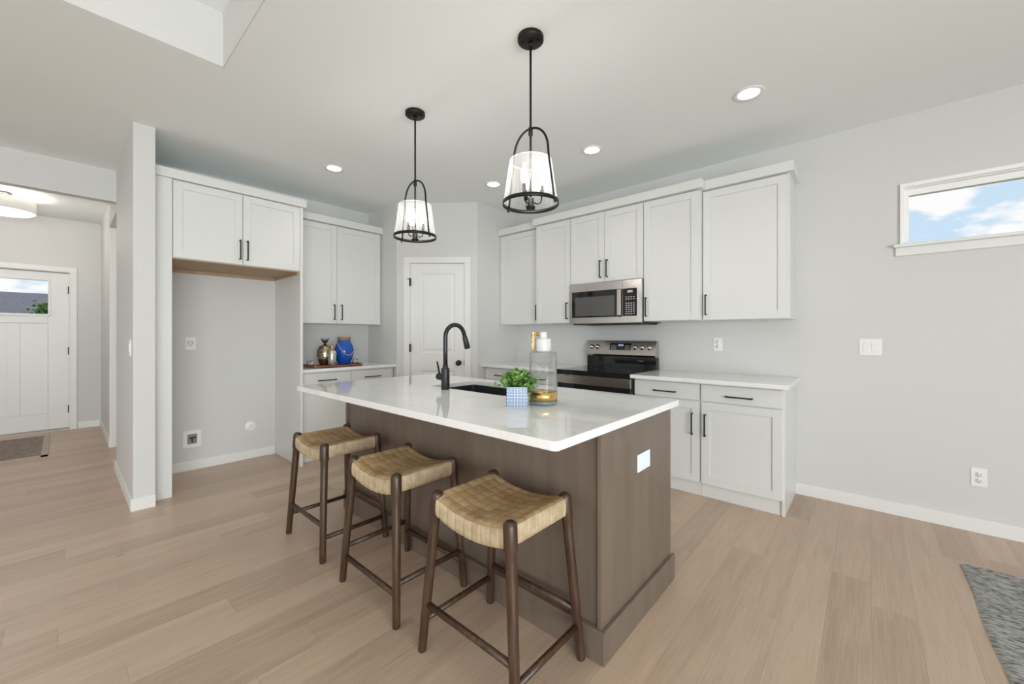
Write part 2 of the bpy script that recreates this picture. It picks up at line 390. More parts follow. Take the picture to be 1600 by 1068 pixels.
# right wall with patio door opening, rear wall with windows
struct('wall_right', MB().box(XR, XR + .12, YR, -3.7, 0, ZC).box(XR, XR + .12, .7, YW + .12, 0, ZC).box(XR, XR + .12, -3.7, .7, 2.4, ZC), wallm)
struct('wall_rear', MB().box(-5.2, -4.9, YR - .12, YR, 0, ZC).box(-1.5, XR, YR - .12, YR, 0, ZC).box(-4.9, -1.5, YR - .12, YR, 0, .45).box(-4.9, -1.5, YR - .12, YR, 2.42, ZC), wallm)
# fridge wall, hall walls
struct('wall_left', MB().box(XW - .12, XW, .456, YW + .1, 0, ZC), wallm)
struct('wall_stub', MB().box(-5.2, -3.896, .336, .456, 0, ZC), wallm, bevel=.004)
struct('wall_hall', MB().box(XD - .1, -6.3, .36, .48, 0, ZC).box(-6.3, -5.2, .35, .45, 2.44, ZC), wallm)
struct('wall_hall_back', MB().box(-6.42, -6.3, .48, 1.9, 0, ZC).box(-6.42, XW - .12, 1.8, 1.9, 0, ZC), wallm)
struct('trim_1', MB().box(-5.3, -5.2, -2.0, .345, 2.48, ZC), wallm, label='painted dropped beam over the start of the entry hall')
struct('wall_entry', MB().box(XD - .1, -5.2, -2.1, -2.0, 0, ZC).box(-5.3, -5.2, YR, -2.0, 0, ZC), wallm)
DY0, DY1 = -.86, .065
struct('wall_front', MB().box(XD - .12, XD, -2.1, DY0 - .02, 0, ZC).box(XD - .12, XD, DY1 + .02, .48, 0, ZC).box(XD - .12, XD, DY0 - .02, DY1 + .02, 2.085, ZC), wallm)
# pantry walls
PA = Vector((-4.045, 2.555)); PBv = Vector((-3.335, 3.158)); dv = (PBv - PA); PL = dv.length; dv.normalize(); PANG = math.atan2(dv.y, dv.x)
pm = MB().box(XW, -4.045, 2.555, 2.655, 0, ZC).box(-3.435, -3.335, 3.158, YW + .1, 0, ZC)
struct('wall_pantry_return', pm, wallm)
pd = MB().box(0, .155, 0, .1, 0, ZC).box(.785, PL, 0, .1, 0, ZC).box(.155, .785, 0, .1, 2.075, ZC)
struct('wall_pantry_angled', pd, wallm, loc=(PA.x, PA.y, 0), rotz=PANG)

# baseboards
BH = .089
def base(n, segs, label=None):
    m = MB()
    for (x0, x1, y0, y1) in segs: m.box(x0, x1, y0, y1, 0, BH)
    return struct(n, m, trimm, bevel=.003)
base('baseboard_back', [(-.424, XR, YW - .014, YW)])
base('baseboard_left', [(XW, XW + .014, .60, 1.496)])
base('baseboard_stub', [(-5.2, -3.896, .322, .336), (-3.896, -3.882, .322, .4562), (-5.214, -5.2, .322, .456)])
base('baseboard_hall', [(XD, -6.3, .346, .36), (-6.3, -6.286, .346, .50)])
base('baseboard_front', [(XD, XD + .014, .145, .36)])

# cased opening into side hall
struct('trim_2', MB().box(-6.30, -6.284, .352, .48, .0, 2.44), trimm, bevel=.003)

# ------------------------------------------------------------------ windows
w = thing('window_1', None, None); w['kind'] = 'structure'
CW = .0
fr = MB()
y0, y1 = YW - .02, YW
MB().box(WX0 + .0005, WX0 + .006, YW + .0005, YW + .0495, WZ0, WZ1).box(WX0 + .006, WX1, YW + .0005, YW + .0495, WZ1 - .006, WZ1 - .0005).build('window_liner', vinyl, w)
# casing: top, left, right
fr.box(.167 - .0, WX1 + .07, y0, y1, WZ1 - .0, 2.288 + .0)
fr.box(.167, WX0 + .0, y0, y1, WZ0, WZ1).box(WX1, WX1 + .07, y0, y1, WZ0, WZ1)
fr.build('window_casing', vinyl, w, .002)
MB().box(.135, WX1 + .1, YW - .05, YW + .02, 1.852, 1.872).box(.145, WX1 + .09, YW - .018, YW, 1.795, 1.852).build('window_sill', trimm, w, .003)
vf = MB()
for a, b_, c, d in ((WX0, WX1, WZ1 - .045, WZ1), (WX0, WX1, WZ0, WZ0 + .012), (WX0, WX0 + .03, WZ0 + .012, WZ1 - .045), (WX1 - .03, WX1, WZ0 + .012, WZ1 - .045)):
    vf.box(a, b_, YW + .05, YW + .10, c, d)
vf.build('window_frame', vinyl, w, .003)
MB().box(WX0 + .03, WX1 - .03, YW + .072, YW + .078, WZ0 + .012, WZ1 - .045).build('window_pane', paneglass, w)
# big windows out of frame (rear and right)
def bigwin(name, x0, x1, z0, z1, n, axis):
    t = thing(name, None, None); t['kind'] = 'structure'
    f = MB(); g = MB()
    def bx(m, a, b, c, d):
        if axis == 'x': m.box(a, b, YR - .09, YR - .04, c, d)
        else: m.box(XR + .04, XR + .09, a, b, c, d)
    bx(f, x0, x1, z1 - .06, z1); bx(f, x0, x1, z0, z0 + .06)
    for i in range(n + 1):
        xc = x0 + .03 + (x1 - x0 - .06) * i / n; bx(f, xc - .03, xc + .03, z0 + .06, z1 - .06)
    f.build('window_frame', trimm, t)
    return t
bigwin('window_2', -4.9, -1.5, .45, 2.42, 3, 'x')
bigwin('door_3', -3.7, .7, 0.0, 2.4, 3, 'y')

# ------------------------------------------------------------------ front door
d = thing('door_1', 'white craftsman front door with a horizontal glass lite', None); d['kind'] = 'structure'
X0, X1 = XD - .085, XD - .04
sl = MB(); LY0, LY1, LZ0, LZ1 = -.70, -.118, 1.52, 1.95
sl.box(X0, X1, DY0, LY0, .03, 2.055).box(X0, X1, LY1, DY1, .03, 2.055).box(X0, X1, LY0, LY1, LZ1, 2.055).box(X0, X1, LY0, LY1, .03, .235).box(X0, X1, LY0, LY1, 1.40, LZ0)
sl.box(X0, X1 - .012, LY0, LY1, .235, 1.40)
sl.box(X0, X1, -.455, -.345, .235, 1.40)
sl.build('door_slab', trimm, d, .004)
fm = MB()
for a, b_, c, e in ((LY0 - .02, LY1 + .025, LZ1, LZ1 + .028), (LY0 - .02, LY1 + .025, LZ0 - .028, LZ0), (LY0 - .02, LY0, LZ0, LZ1), (LY1, LY1 + .025, LZ0, LZ1)):
    fm.box(X1, X1 + .012, a, b_, c, e)
fm.build('lite_frame', trimm, d, .003)
MB().box(X0 + .018, X0 + .024, LY0, LY1, LZ0, LZ1).build('door_pane', paneglass, d)
cs = MB().box(XD, XD + .018, DY1 + .01, DY1 + .07, 0, 2.072).box(XD, XD + .018, DY0 - .07, DY0 - .01, 0, 2.072).box(XD, XD + .018, DY0 - .07, DY1 + .07, 2.072, 2.137)
cs.box(XD - .12, XD, DY1, DY1 + .02, 0, 2.085).box(XD - .12, XD, DY0 - .02, DY0, 0, 2.085).box(XD - .12, XD, DY0, DY1, 2.065, 2.085)
cs.build('door_casing', trimm, d, .003)
MB().box(XD - .12, XD + .03, DY0, DY1, 0, .018).build('threshold', mat('threshold_metal', (.55, .5, .44), .5), d)
for z in (.27, 1.04, 1.84):
    MB().box(X1 - .002, X1 + .014, DY1 - .012, DY1 + .006, z - .05, z + .05).build('hinge', blackm, d)
MB().lathe([(0, 0), (.03, 0), (.03, .01), (.012, .02), (.012, .04), (.03, .05), (.03, .065), (0, .07)], (X1, -.79, .98), 20, axis='x').build('door_handle', blackm, d)

# ------------------------------------------------------------------ pantry door
d = thing('door_2', 'white two-panel pantry door', None, (PA.x, PA.y, 0), PANG); d['kind'] = 'structure'
def raised_panel(m, x0, x1, z0, z1, yf, mi=0):
    # groove then raised field
    r = [(0, 0), (.012, .010), (.028, .010), (.045, .003)]
    loops = []
    for o_, dd in r:
        loops.append([m.bm.verts.new(p) for p in ((x0 + o_, yf + dd, z0 + o_), (x1 - o_, yf + dd, z0 + o_), (x1 - o_, yf + dd, z1 - o_), (x0 + o_, yf + dd, z1 - o_))])
    for a, b_ in zip(loops, loops[1:]):
        for i in range(4): m.bm.faces.new((a[i], a[(i + 1) % 4], b_[(i + 1) % 4], b_[i]))
    m.bm.faces.new(loops[-1])
def panel_door(x0, x1, z0, z1, panels, yf, yb):
    m = MB()
    px0, px1 = panels[0][0], panels[0][1]
    m.box(x0, px0, yf, yb, z0, z1).box(px1, x1, yf, yb, z0, z1)
    zs = [z0] + [q for p in sorted(panels, key=lambda p: p[2]) for q in (p[2], p[3])] + [z1]
    for i in range(0, len(zs), 2): m.box(px0, px1, yf, yb, zs[i], zs[i + 1])
    for p in panels:
        raised_panel(m, p[0], p[1], p[2], p[3], yf)
        m.box(p[0], p[1], yb - .012, yb, p[2], p[3])
    return m
panel_door(.164, .776, .012, 2.066, [(.27, .672, 1.045, 1.955), (.27, .672, .23, .84)], .012, .047).build('door_slab', trimm, d)
cs = MB().box(.085, .155, -.016, 0, 0, 2.075).box(.785, .855, -.016, 0, 0, 2.075).box(.085, .855, -.016, 0, 2.075, 2.14)
cs.box(.155, .163, 0, .06, 0, 2.068).box(.777, .785, 0, .06, 0, 2.068).box(.155, .785, 0, .06, 2.068, 2.075)
cs.build('door_casing', trimm, d, .003)
for z in (.25, 1.10, 1.855):
    MB().box(.150, .166, -.018, .012, z - .045, z + .045).build('hinge', blackm, d)
MB().box(.130, .152, -.024, -.016, 1.885, 1.892).build('hinge_stop', blackm, d)
MB().lathe([(0, 0), (.032, 0), (.032, -.008), (.012, -.014), (.012, -.03), (.027, -.038), (.03, -.05), (.024, -.06), (0, -.063)], (.716, .012, .93), 24, axis='y').build('door_handle', blackm, d)
MB().box(.776, .781, .0, .02, .90, .96).build('latch', blackm, d)

# ------------------------------------------------------------------ cabinets (local: x right, -y out of the wall, z up)
def bar_handle(p, cx, cz, length, vertical, yf, name='handle'):
    m = MB(); h = length / 2; s = .005
    if vertical:
        m.box(cx - s, cx + s, yf - .035, yf - .026, cz - h, cz + h)
        for k in (-1, 1): m.box(cx - s, cx + s, yf - .026, yf, cz + k * (h - .006) - .005, cz + k * (h - .006) + .005)
    else:
        m.box(cx - h, cx + h, yf - .035, yf - .026, cz - s, cz + s)
        for k in (-1, 1): m.box(cx + k * (h - .006) - .005, cx + k * (h - .006) + .005, yf - .026, yf, cz - s, cz + s)
    return m.build(name, blackm, p, .0015)
def shaker(p, x0, x1, z0, z1, yf, name='door', fw=.058, flat=False, th=.02):
    m = MB()
    if flat: m.box(x0, x1, yf, yf + th, z0, z1)
    else:
        m.box(x0, x0 + fw, yf, yf + th, z0, z1).box(x1 - fw, x1, yf, yf + th, z0, z1)
        m.box(x0 + fw, x1 - fw, yf, yf + th, z0, z0 + fw).box(x0 + fw, x1 - fw, yf, yf + th, z1 - fw, z1)
        m.box(x0 + fw, x1 - fw, yf + .009, yf + th, z0 + fw, z1 - fw)
    return m.build(name, cabm, p, .0015)
HL = .17
def upper(label, loc, rot, width, depth, z0, z1, doors, group, name='wall_cabinet', bottom=None, gapr=.002):
    t = thing(name, label, 'cabinet', loc, rot, group)
    b = MB().box(0, width, -depth, 0, z0, z1)
    b.build('cabinet_box', cabm, t, .001)
    if bottom: bottom(t)
    for x0, x1, hx in doors:
        dr = shaker(t, x0 + gapr, x1 - gapr, z0 + .003, z1 - .008, -depth - .021)
        if hx is not None: bar_handle(dr, hx, z0 + .04 + HL / 2, HL, True, -depth - .021)
    return t
UG = 'white shaker wall cabinets on the range wall'
UZ0, UZ1 = 1.372, 2.440
Y_ = YW - .001
upper('narrow white wall cabinet beside the pantry corner, left end of the range wall run', (-3.333, Y_, 0), 0, .620, .305, UZ0, UZ1, [(.004, .604, .574)], UG)
upper('tall narrow white wall cabinet immediately left of the microwave', (-2.712, Y_, 0), 0, .442, .385, UZ0, UZ1, [(0, .440, .410)], UG)
upper('short two-door white wall cabinet above the stainless microwave', (-2.269, Y_, 0), 0, .770, .385, 1.757, UZ1, [(0, .385, .350), (.385, .770, .420)], UG)
upper('tall white wall cabinet immediately right of the microwave', (-1.498, Y_, 0), 0, .471, .385, UZ0, UZ1, [(.003, .469, .032)], UG)
upper('wide white wall cabinet at the window end of the range wall run', (-1.026, Y_, 0), 0, .600, .305, UZ0, UZ1, [(.004, .588, .032)], UG)
# mouldings
CZ0, CZ1 = 2.441, 2.514
def crown(label, loc, rot, width, depth, retl, retr, over=.03, dz=0):
    m = MB().box(-(.028 if retl else 0), width + (.028 if retr else 0), -depth - over, -.0, CZ0 + dz, CZ1 + dz)
    o = m.build('crown_molding', cabm, None, .002, loc=loc, rotz=rot)
    return tag(o, label, 'molding', 'white crown moldings along the cabinet tops')
crown('short white crown molding above the cabinet in the pantry corner of the range wall', (-3.333, Y_, 0), 0, .592, .326, False, False)
crown('long white crown molding stepping forward above the microwave cabinets', (-2.712, Y_, 0), 0, 1.685, .406, True, True, .03)
crown('white crown molding with a return above the wide cabinet nearest the window', (-.998, Y_, 0), 0, .572, .326, False, True)

# over-fridge cabinet and panels (front faces +X): local x -> world +Y
R90 = PI / 2
FD = .652
def fbottom(t):
    m = MB().box(.0, .932, -FD + .004, -.022, 1.842, 1.8499).box(0, .932, -.022, 0, 1.815, 1.8499).box(.914, .932, -FD + .004, -.022, 1.822, 1.842)
    m.build('unpainted_underside', rawwood, t, .001)['label'] = 'bare tan plywood underside'
t = upper('two-door white cabinet above the empty refrigerator alcove', (XW + .001, .566, 0), R90, .932, FD, 1.85, UZ1 + .018, [(.004, .468, .444), (.468, .932, .498)], None, bottom=fbottom)
tag(MB().box(0, .109, -FD - .022, 0, 0, UZ1 + .018).build('side_panel', cabm, None, .003, loc=(XW + .001, .4565, 0), rotz=R90), 'tall white cabinet end panel between the alcove and the wall end', 'panel', 'tall white panels flanking the refrigerator alcove')
tag(MB().box(0, .024, -FD - .022, 0, 0, UZ1 + .018).build('side_panel', cabm, None, .002, loc=(XW + .001, 1.499, 0), rotz=R90), 'thin tall white panel between the alcove and the coffee counter', 'panel', 'tall white panels flanking the refrigerator alcove')
crown('white crown molding above the refrigerator alcove cabinet', (XW + .001, .458, 0), R90, 1.066, FD + .022, False, True, .012, .0185)
upper('two-door white wall cabinet above the counter with the blue jug', (XW + .001, 1.5245, 0), R90, 1.022, .305, UZ0, UZ1 + .009, [(.004, .486, .448), (.486, 1.0, .530)], None)
crown('white crown molding above the cabinet over the blue jug counter', (XW + .001, 1.5535, 0), R90, .998, .326, False, False, .03, .0095)

# base cabinets
def lower(label, loc, rot, width, depth, units, group, endpanel=False, name='base_cabinet'):
    t = thing(name, label, 'cabinet', loc, rot, group)
    b = MB().box(0, width, -depth, 0, .105, .883).box(0, width - (.019 if endpanel else 0), -depth + .014, 0, 0, .105)
    if endpanel: b.box(width - .019, width, -depth, 0, 0, .105)
    b.build('cabinet_box', cabm, t, .001)
    for x0, x1, hx in units:
        dr = shaker(t, x0 + .003, x1 - .003, .745, .868, -depth - .021, 'drawer', flat=True)
        bar_handle(dr, (x0 + x1) / 2, .795, HL + .01, False, -depth - .021)
        dd = shaker(t, x0 + .003, x1 - .003, .110, .735, -depth - .021)
        bar_handle(dd, hx, .735 - .09 - HL / 2, HL, True, -depth - .021)
    return t
BG = 'white shaker base cabinets on the range wall'
lower('white base cabinet in the pantry corner left of the range', (-3.333, Y_, 0), 0, .53, .56, [(.004, .528, .49)], BG)
lower('white base cabinet touching the left side of the range', (-2.801, Y_, 0), 0, .53, .56, [(.002, .526, .04)], BG)
lower('white base cabinet just right of the range, partly behind the island', (-1.505, Y_, 0), 0, .537, .56, [(.003, .535, .483)], BG)
lower('white base cabinet at the window end of the range wall', (-.966, Y_, 0), 0, .542, .56, [(.003, .532, .038)], BG, True)
lower('white base cabinet under the counter with the blue jug', (XW + .001, 1.5245, 0), R90, 1.025, .575, [(.004, .51, .47), (.51, 1.0, .55)], None)
# worktops
CT = .914; CB = .884
def top(label, x0, x1, y0, y1, cat='worktop'):
    o = MB().box(x0, x1, y0, y1, CB, CT).build('worktop', qz, None, .004, seg=3)
    return tag(o, label, cat, 'white quartz worktops')
top('white quartz worktop between the range and the window end', -1.509, -.391, 3.203, Y_)
top('white quartz worktop between the pantry corner and the range', -3.334, -2.272, 3.203, Y_)
top('white quartz worktop under the tray and blue jug', XW + .001, -4.05, 1.5245, 2.553)

# ------------------------------------------------------------------ range
def ranges():
    t = thing('electric_range', 'stainless and black glass electric range with a knobbed backguard', 'range', (-2.27, Y_, 0))
    Wd = .757; yf = -.60
    MB().box(0, Wd, yf, -.02, .02, .895).build('range_body', mat('range_side_enamel', (.03, .03, .032), .35), t, .003)
    ck = MB().box(-.0, Wd, yf - .045, -.06, .8955, .918).box(0, Wd, yf - .045, yf - .0005, .872, .8955)
    ck.build('cooktop', blackglass, t, .003)
    bmk = mat('burner_mark', (.12, .12, .12), .3)
    for cx, cy, r in ((.2, -.45, .11), (.56, -.45, .09), (.2, -.2, .08), (.56, -.2, .1)):
        MB().lathe([(r, .9186), (r + .003, .9186)], (cx, cy, 0), 40).build('burner_ring', bmk, t)
    # front: steel strip with vent slots, door
    fs = MB().box(.002, Wd - .002, yf - .04, yf, .79, .8715)
    for k in range(7):
        cx = .12 + k * .086; fs.box(cx - .022, cx + .022, yf - .0408, yf - .039, .858, .863, mi=1)
    fs.build('vent_panel', [steelm, slotm], t, .002)
    dr = MB().box(.002, Wd - .002, yf - .035, yf, .25, .788).build('door', blackglass, t, .004)
    hb = MB().tube([(.06, yf - .085, .705), (Wd - .06, yf - .085, .705)], .012)
    hb.box(.07, .09, yf - .085, yf - .035, .697, .713).box(Wd - .09, Wd - .07, yf - .085, yf - .035, .697, .713)
    hb.build('handle', steelm, dr)
    MB().box(.002, Wd - .002, yf - .03, yf, .05, .24).build('drawer', steelm, t, .003)
    # backguard: black lower glass, tilted steel console
    bg_ = MB().box(.0, Wd, -.075, -.005, .9, 1.032)
    bg_.build('backguard_lower', blackglass, t, .003)
    def con(m, x0, x1, a, b, mi=0):
        # sloped front: y at z 1.045 = -.095, at z 1.19 = -.055
        ya, yb = -.095 + (a - 1.045) / .145 * .04, -.095 + (b - 1.045) / .145 * .04
        return ya, yb
    c = MB(); pts = [(-.005, 1.19), (-.055, 1.19), (-.098, 1.05), (-.086, 1.03), (-.005, 1.03)]
    v0 = [c.bm.verts.new((.0, y, z)) for y, z in pts]; v1 = [c.bm.verts.new((Wd, y, z)) for y, z in pts]
    for i in range(5): c.bm.faces.new((v0[i], v0[(i + 1) % 5], v1[(i + 1) % 5], v1[i]))
    c.bm.faces.new(v0); c.bm.faces.new(v1[::-1])
    cons = c.build('control_console', steelm, t, .003)
    nrm = Vector((0, -.13, .04)).normalized()   # outward
    upv = Vector((0, .04, .13)).normalized()
    def onface(x, s, o=0.): # s: 0..1 up the slope
        p = Vector((x, -.095, 1.06)) + (Vector((x, -.055, 1.19)) - Vector((x, -.095, 1.06))) * s
        return p + nrm * o
    def plate(m, x0, x1, s0, s1, o, mi=0):
        m.quad([onface(x0, s0, o), onface(x1, s0, o), onface(x1, s1, o), onface(x0, s1, o)], mi)
    m = MB(); plate(m, .27, .50, .28, .80, .0012, 0)
    plate(m, .36, .42, .58, .72, .002, 1)
    for r in range(3):
        for k in range(4):
            plate(m, .285 + k * .016, .295 + k * .016, .34 + r * .13, .39 + r * .13, .002, 2)
        for k in range(3):
            plate(m, .44 + k * .018, .452 + k * .018, .34 + r * .13, .39 + r * .13, .002, 2)
    m.build('display', [blackglass, emis('clock_digits', (.35, .5, .7), .25), mat('keypad_print', (.5, .5, .5), .5)], cons)
    M0 = Matrix.Translation
    rot = Vector((0, 0, 1)).rotation_difference(nrm).to_matrix().to_4x4()
    for x in (.055, .125, .545, .62, .695):
        k = MB().lathe([(.0, 0), (.026, 0), (.026, .004), (.021, .006), (.019, .03), (.0, .031)], seg=24)
        k.box(-.003, .003, -.019, .019, .028, .036)
        k.xf(Matrix.Translation(onface(x, .5, 0)) @ rot); k.build('knob', steelm, cons)
    MB().box(.575, .63, -.0765, -.0745, .99, .994).build('badge', silverm, t)
ranges()

# ------------------------------------------------------------------ microwave
def micro():
    t = thing('microwave_oven', 'stainless over-the-range microwave with black door glass', 'microwave', (-2.251, Y_, 0))
    Wd = .754; z0, z1 = 1.360, 1.755; yf = -.41
    MB().box(0, Wd, yf, -.0, z0 + .004, z1).build('microwave_body', mat('microwave_case', (.03, .03, .03), .4), t, .002)
    dx = .525
    f = MB().box(0, dx + .04, yf - .03, yf - .002, z1 - .082, z1 - .002).box(0, dx + .04, yf - .03, yf - .002, z0, z0 + .06)
    f.box(0, .022, yf - .03, yf - .002, z0 + .06, z1 - .082)
    dr = f.build('door', steelm, t, .003)
    MB().box(.022, dx - .0, yf - .027, yf - .004, z0 + .06, z1 - .082).build('door_glass', blackglass, dr)
    MB().box(.06, dx - .035, yf - .0285, yf - .026, z0 + .075, z1 - .135).build('window', ovenwin, dr)
    MB().box(dx - .0, dx + .042, yf - .058, yf - .032, z0 + .065, z1 - .085).build('handle', steelm, dr, .008)
    c = MB().box(dx + .04, Wd, yf - .03, yf - .002, z0, z1 - .002)
    cp = c.build('control_frame', steelm, t, .003)
    k = MB().box(dx + .048, Wd - .045, yf - .0325, yf - .029, z0 + .062, z1 - .082, mi=0)
    k.box(dx + .095, dx + .145, yf - .0332, yf - .032, z1 - .12, z1 - .10, mi=2)
    for r in range(9):
        for q in range(4):
            if r in (2,): continue
            x = dx + .078 + q * .024; z = z1 - .16 - r * .019
            k.box(x, x + .014, yf - .0332, yf - .032, z - .004, z + .004, mi=1)
    k.build('keypad', [blackglass, MATS['keypad_print'], silverm], cp)
    MB().box(.02, Wd - .02, yf, -.03, z0 - .012, z0 + .004).box(.2, .5, yf + .02, yf + .14, z0 - .016, z0 - .012).build('vent_grille', mat('vent_dark', (.06, .06, .06), .5, .5), t, .002)
micro()

# ------------------------------------------------------------------ island
t = thing('kitchen_island', 'taupe stained wood island base under the large quartz top', 'kitchen island', (0, 0, 0))
IX0, IX1 = -2.82, -.757
cab = MB().box(IX0 + .02, IX1 - .018, 1.377, 1.395, 0, .881).box(IX0 + .02, IX1 - .018, 2.06, 2.078, 0, .881)
cab.build('back_panel', woodi, t, .001)
MB().box(IX1 - .018, IX1, 1.363, 2.08, 0, .881).build('end_panel', woodi, t, .002)
MB().box(IX0, IX0 + .02, 1.363, 2.08, 0, .881).build('end_panel', woodi, t, .002)
b = MB().box(IX0 - .016, IX1 + .016, 1.354, 1.3625, 0, .128).box(IX1, IX1 + .016, 1.3625, 2.096, 0, .128).box(IX0 - .016, IX0, 1.3625, 2.096, 0, .128).box(IX0 + .021, IX1 - .019, 1.3625, 1.3765, 0, .128)
b.build('base_molding', woodi, t, .002)
# countertop with sink cutout
SX0, SX1, SY0, SY1 = -2.185, -1.50, 1.628, 2.03
def island_top():
    bm = bmesh.new()
    out = rrect(-2.837, -.732, 1.033, 2.147, .022, 8); inn = rrect(SX0, SX1, SY0, SY1, .03, 6)
    def loop(pts):
        vs = [bm.verts.new((x, y, CT)) for x, y in pts]
        return [bm.edges.new((vs[i], vs[(i + 1) % len(vs)])) for i in range(len(vs))]
    e = loop(out) + loop(inn)
    bmesh.ops.triangle_fill(bm, use_beauty=True, use_dissolve=False, edges=e)
    bmesh.ops.dissolve_limit(bm, angle_limit=.01, verts=bm.verts, edges=bm.edges)
    r = bmesh.ops.extrude_face_region(bm, geom=bm.faces[:])
    bmesh.ops.translate(bm, vec=(0, 0, CB - .002 - CT), verts=[g for g in r['geom'] if isinstance(g, bmesh.types.BMVert)])
    m = MB(); m.bm.free(); m.bm = bm
    return m.build('worktop', qz, None, .004, seg=3)
tag(island_top(), 'large white quartz island top with the black sink cut into it', 'worktop', 'white quartz worktops')
# outlet on island end
o = thing('wall_outlet', 'pale blank outlet plate on the wooden island end', 'outlet')
MB().box(IX1, IX1 + .007, 1.676, 1.806, .647, .725).build('cover_plate', mat('pale_blue_white_plastic', (.80, .88, .98), .3), o, .003)
MB().box(IX1 + .007, IX1 + .009, 1.706, 1.776, .667, .705).build('outlet_face', MATS['pale_blue_white_plastic'], o, .002)
# sink
t = thing('kitchen_sink', 'black undermount sink in the island top', 'sink')
s = MB(); a = rrect(SX0 - .012, SX1 + .012, SY0 - .012, SY1 + .012, .035, 6); b_ = rrect(SX0 - .002, SX1 + .002, SY0 - .002, SY1 + .002, .03, 6); c_ = rrect(SX0 + .012, SX1 - .012, SY0 + .012, SY1 - .012, .05, 6)
def ring(m, pts, z): return [m.bm.verts.new((x, y, z)) for x, y in pts]
rs = [ring(s, a, CB - .24), ring(s, a, CB - .003), ring(s, b_, CB - .003), ring(s, b_, CB - .19), ring(s, c_, CB - .215)]
for p, q in zip(rs, rs[1:]):
    for i in range(len(p)): s.bm.faces.new((p[i], p[(i + 1) % len(p)], q[(i + 1) % len(p)], q[i]))
s.bm.faces.new(rs[-1]); s.bm.faces.new(rs[0])
s.build('basin', sinkm, t)
MB().lathe([(0, .0), (.045, 0), (.045, .004), (.03, .004), (.03, .001), (0, .001)], (-1.85, 1.83, CB - .215), 24).build('drain', steelm, t)
# faucet
t = thing('kitchen_faucet', 'matte black gooseneck pull-down faucet behind the sink edge', 'faucet', (-1.954, 1.578, CT + .0006))
MB().lathe([(0, 0), (.026, 0), (.026, .13), (.017, .134), (.017, .150), (0, .150)], seg=28).build('faucet_body', faucetm, t, .001)
R = .078
path = [(0, 0, .145), (0, 0, .24), (0, 0, .32)]
for i in range(1, 17):
    a = PI * i / 16 * .93; path.append((0, R - R * math.cos(a), .322 + R * math.sin(a)))
MB().tube(path, .0138, 14).build('spout', faucetm, t)
e = Vector(path[-1]); dr_ = (Vector(path[-1]) - Vector(path[-2])).normalized()
MB().tube([e - dr_ * .002, e + dr_ * .012, e + dr_ * .014, e + dr_ * .05, e + dr_ * .09, e + dr_ * .095], [.0135, .0135, .0155, .018, .020, .017], 16).build('spray_head', faucetm, t)
lv = MB().tube([(-.02, 0, .075), (-.068, 0, .075)], [.020, .022], 16)
lv.tube([(-.055, 0, .08), (-.066, 0, .12), (-.082, 0, .168)], [.0065, .0065, .0055], 10)
lv.build('lever', faucetm, t)

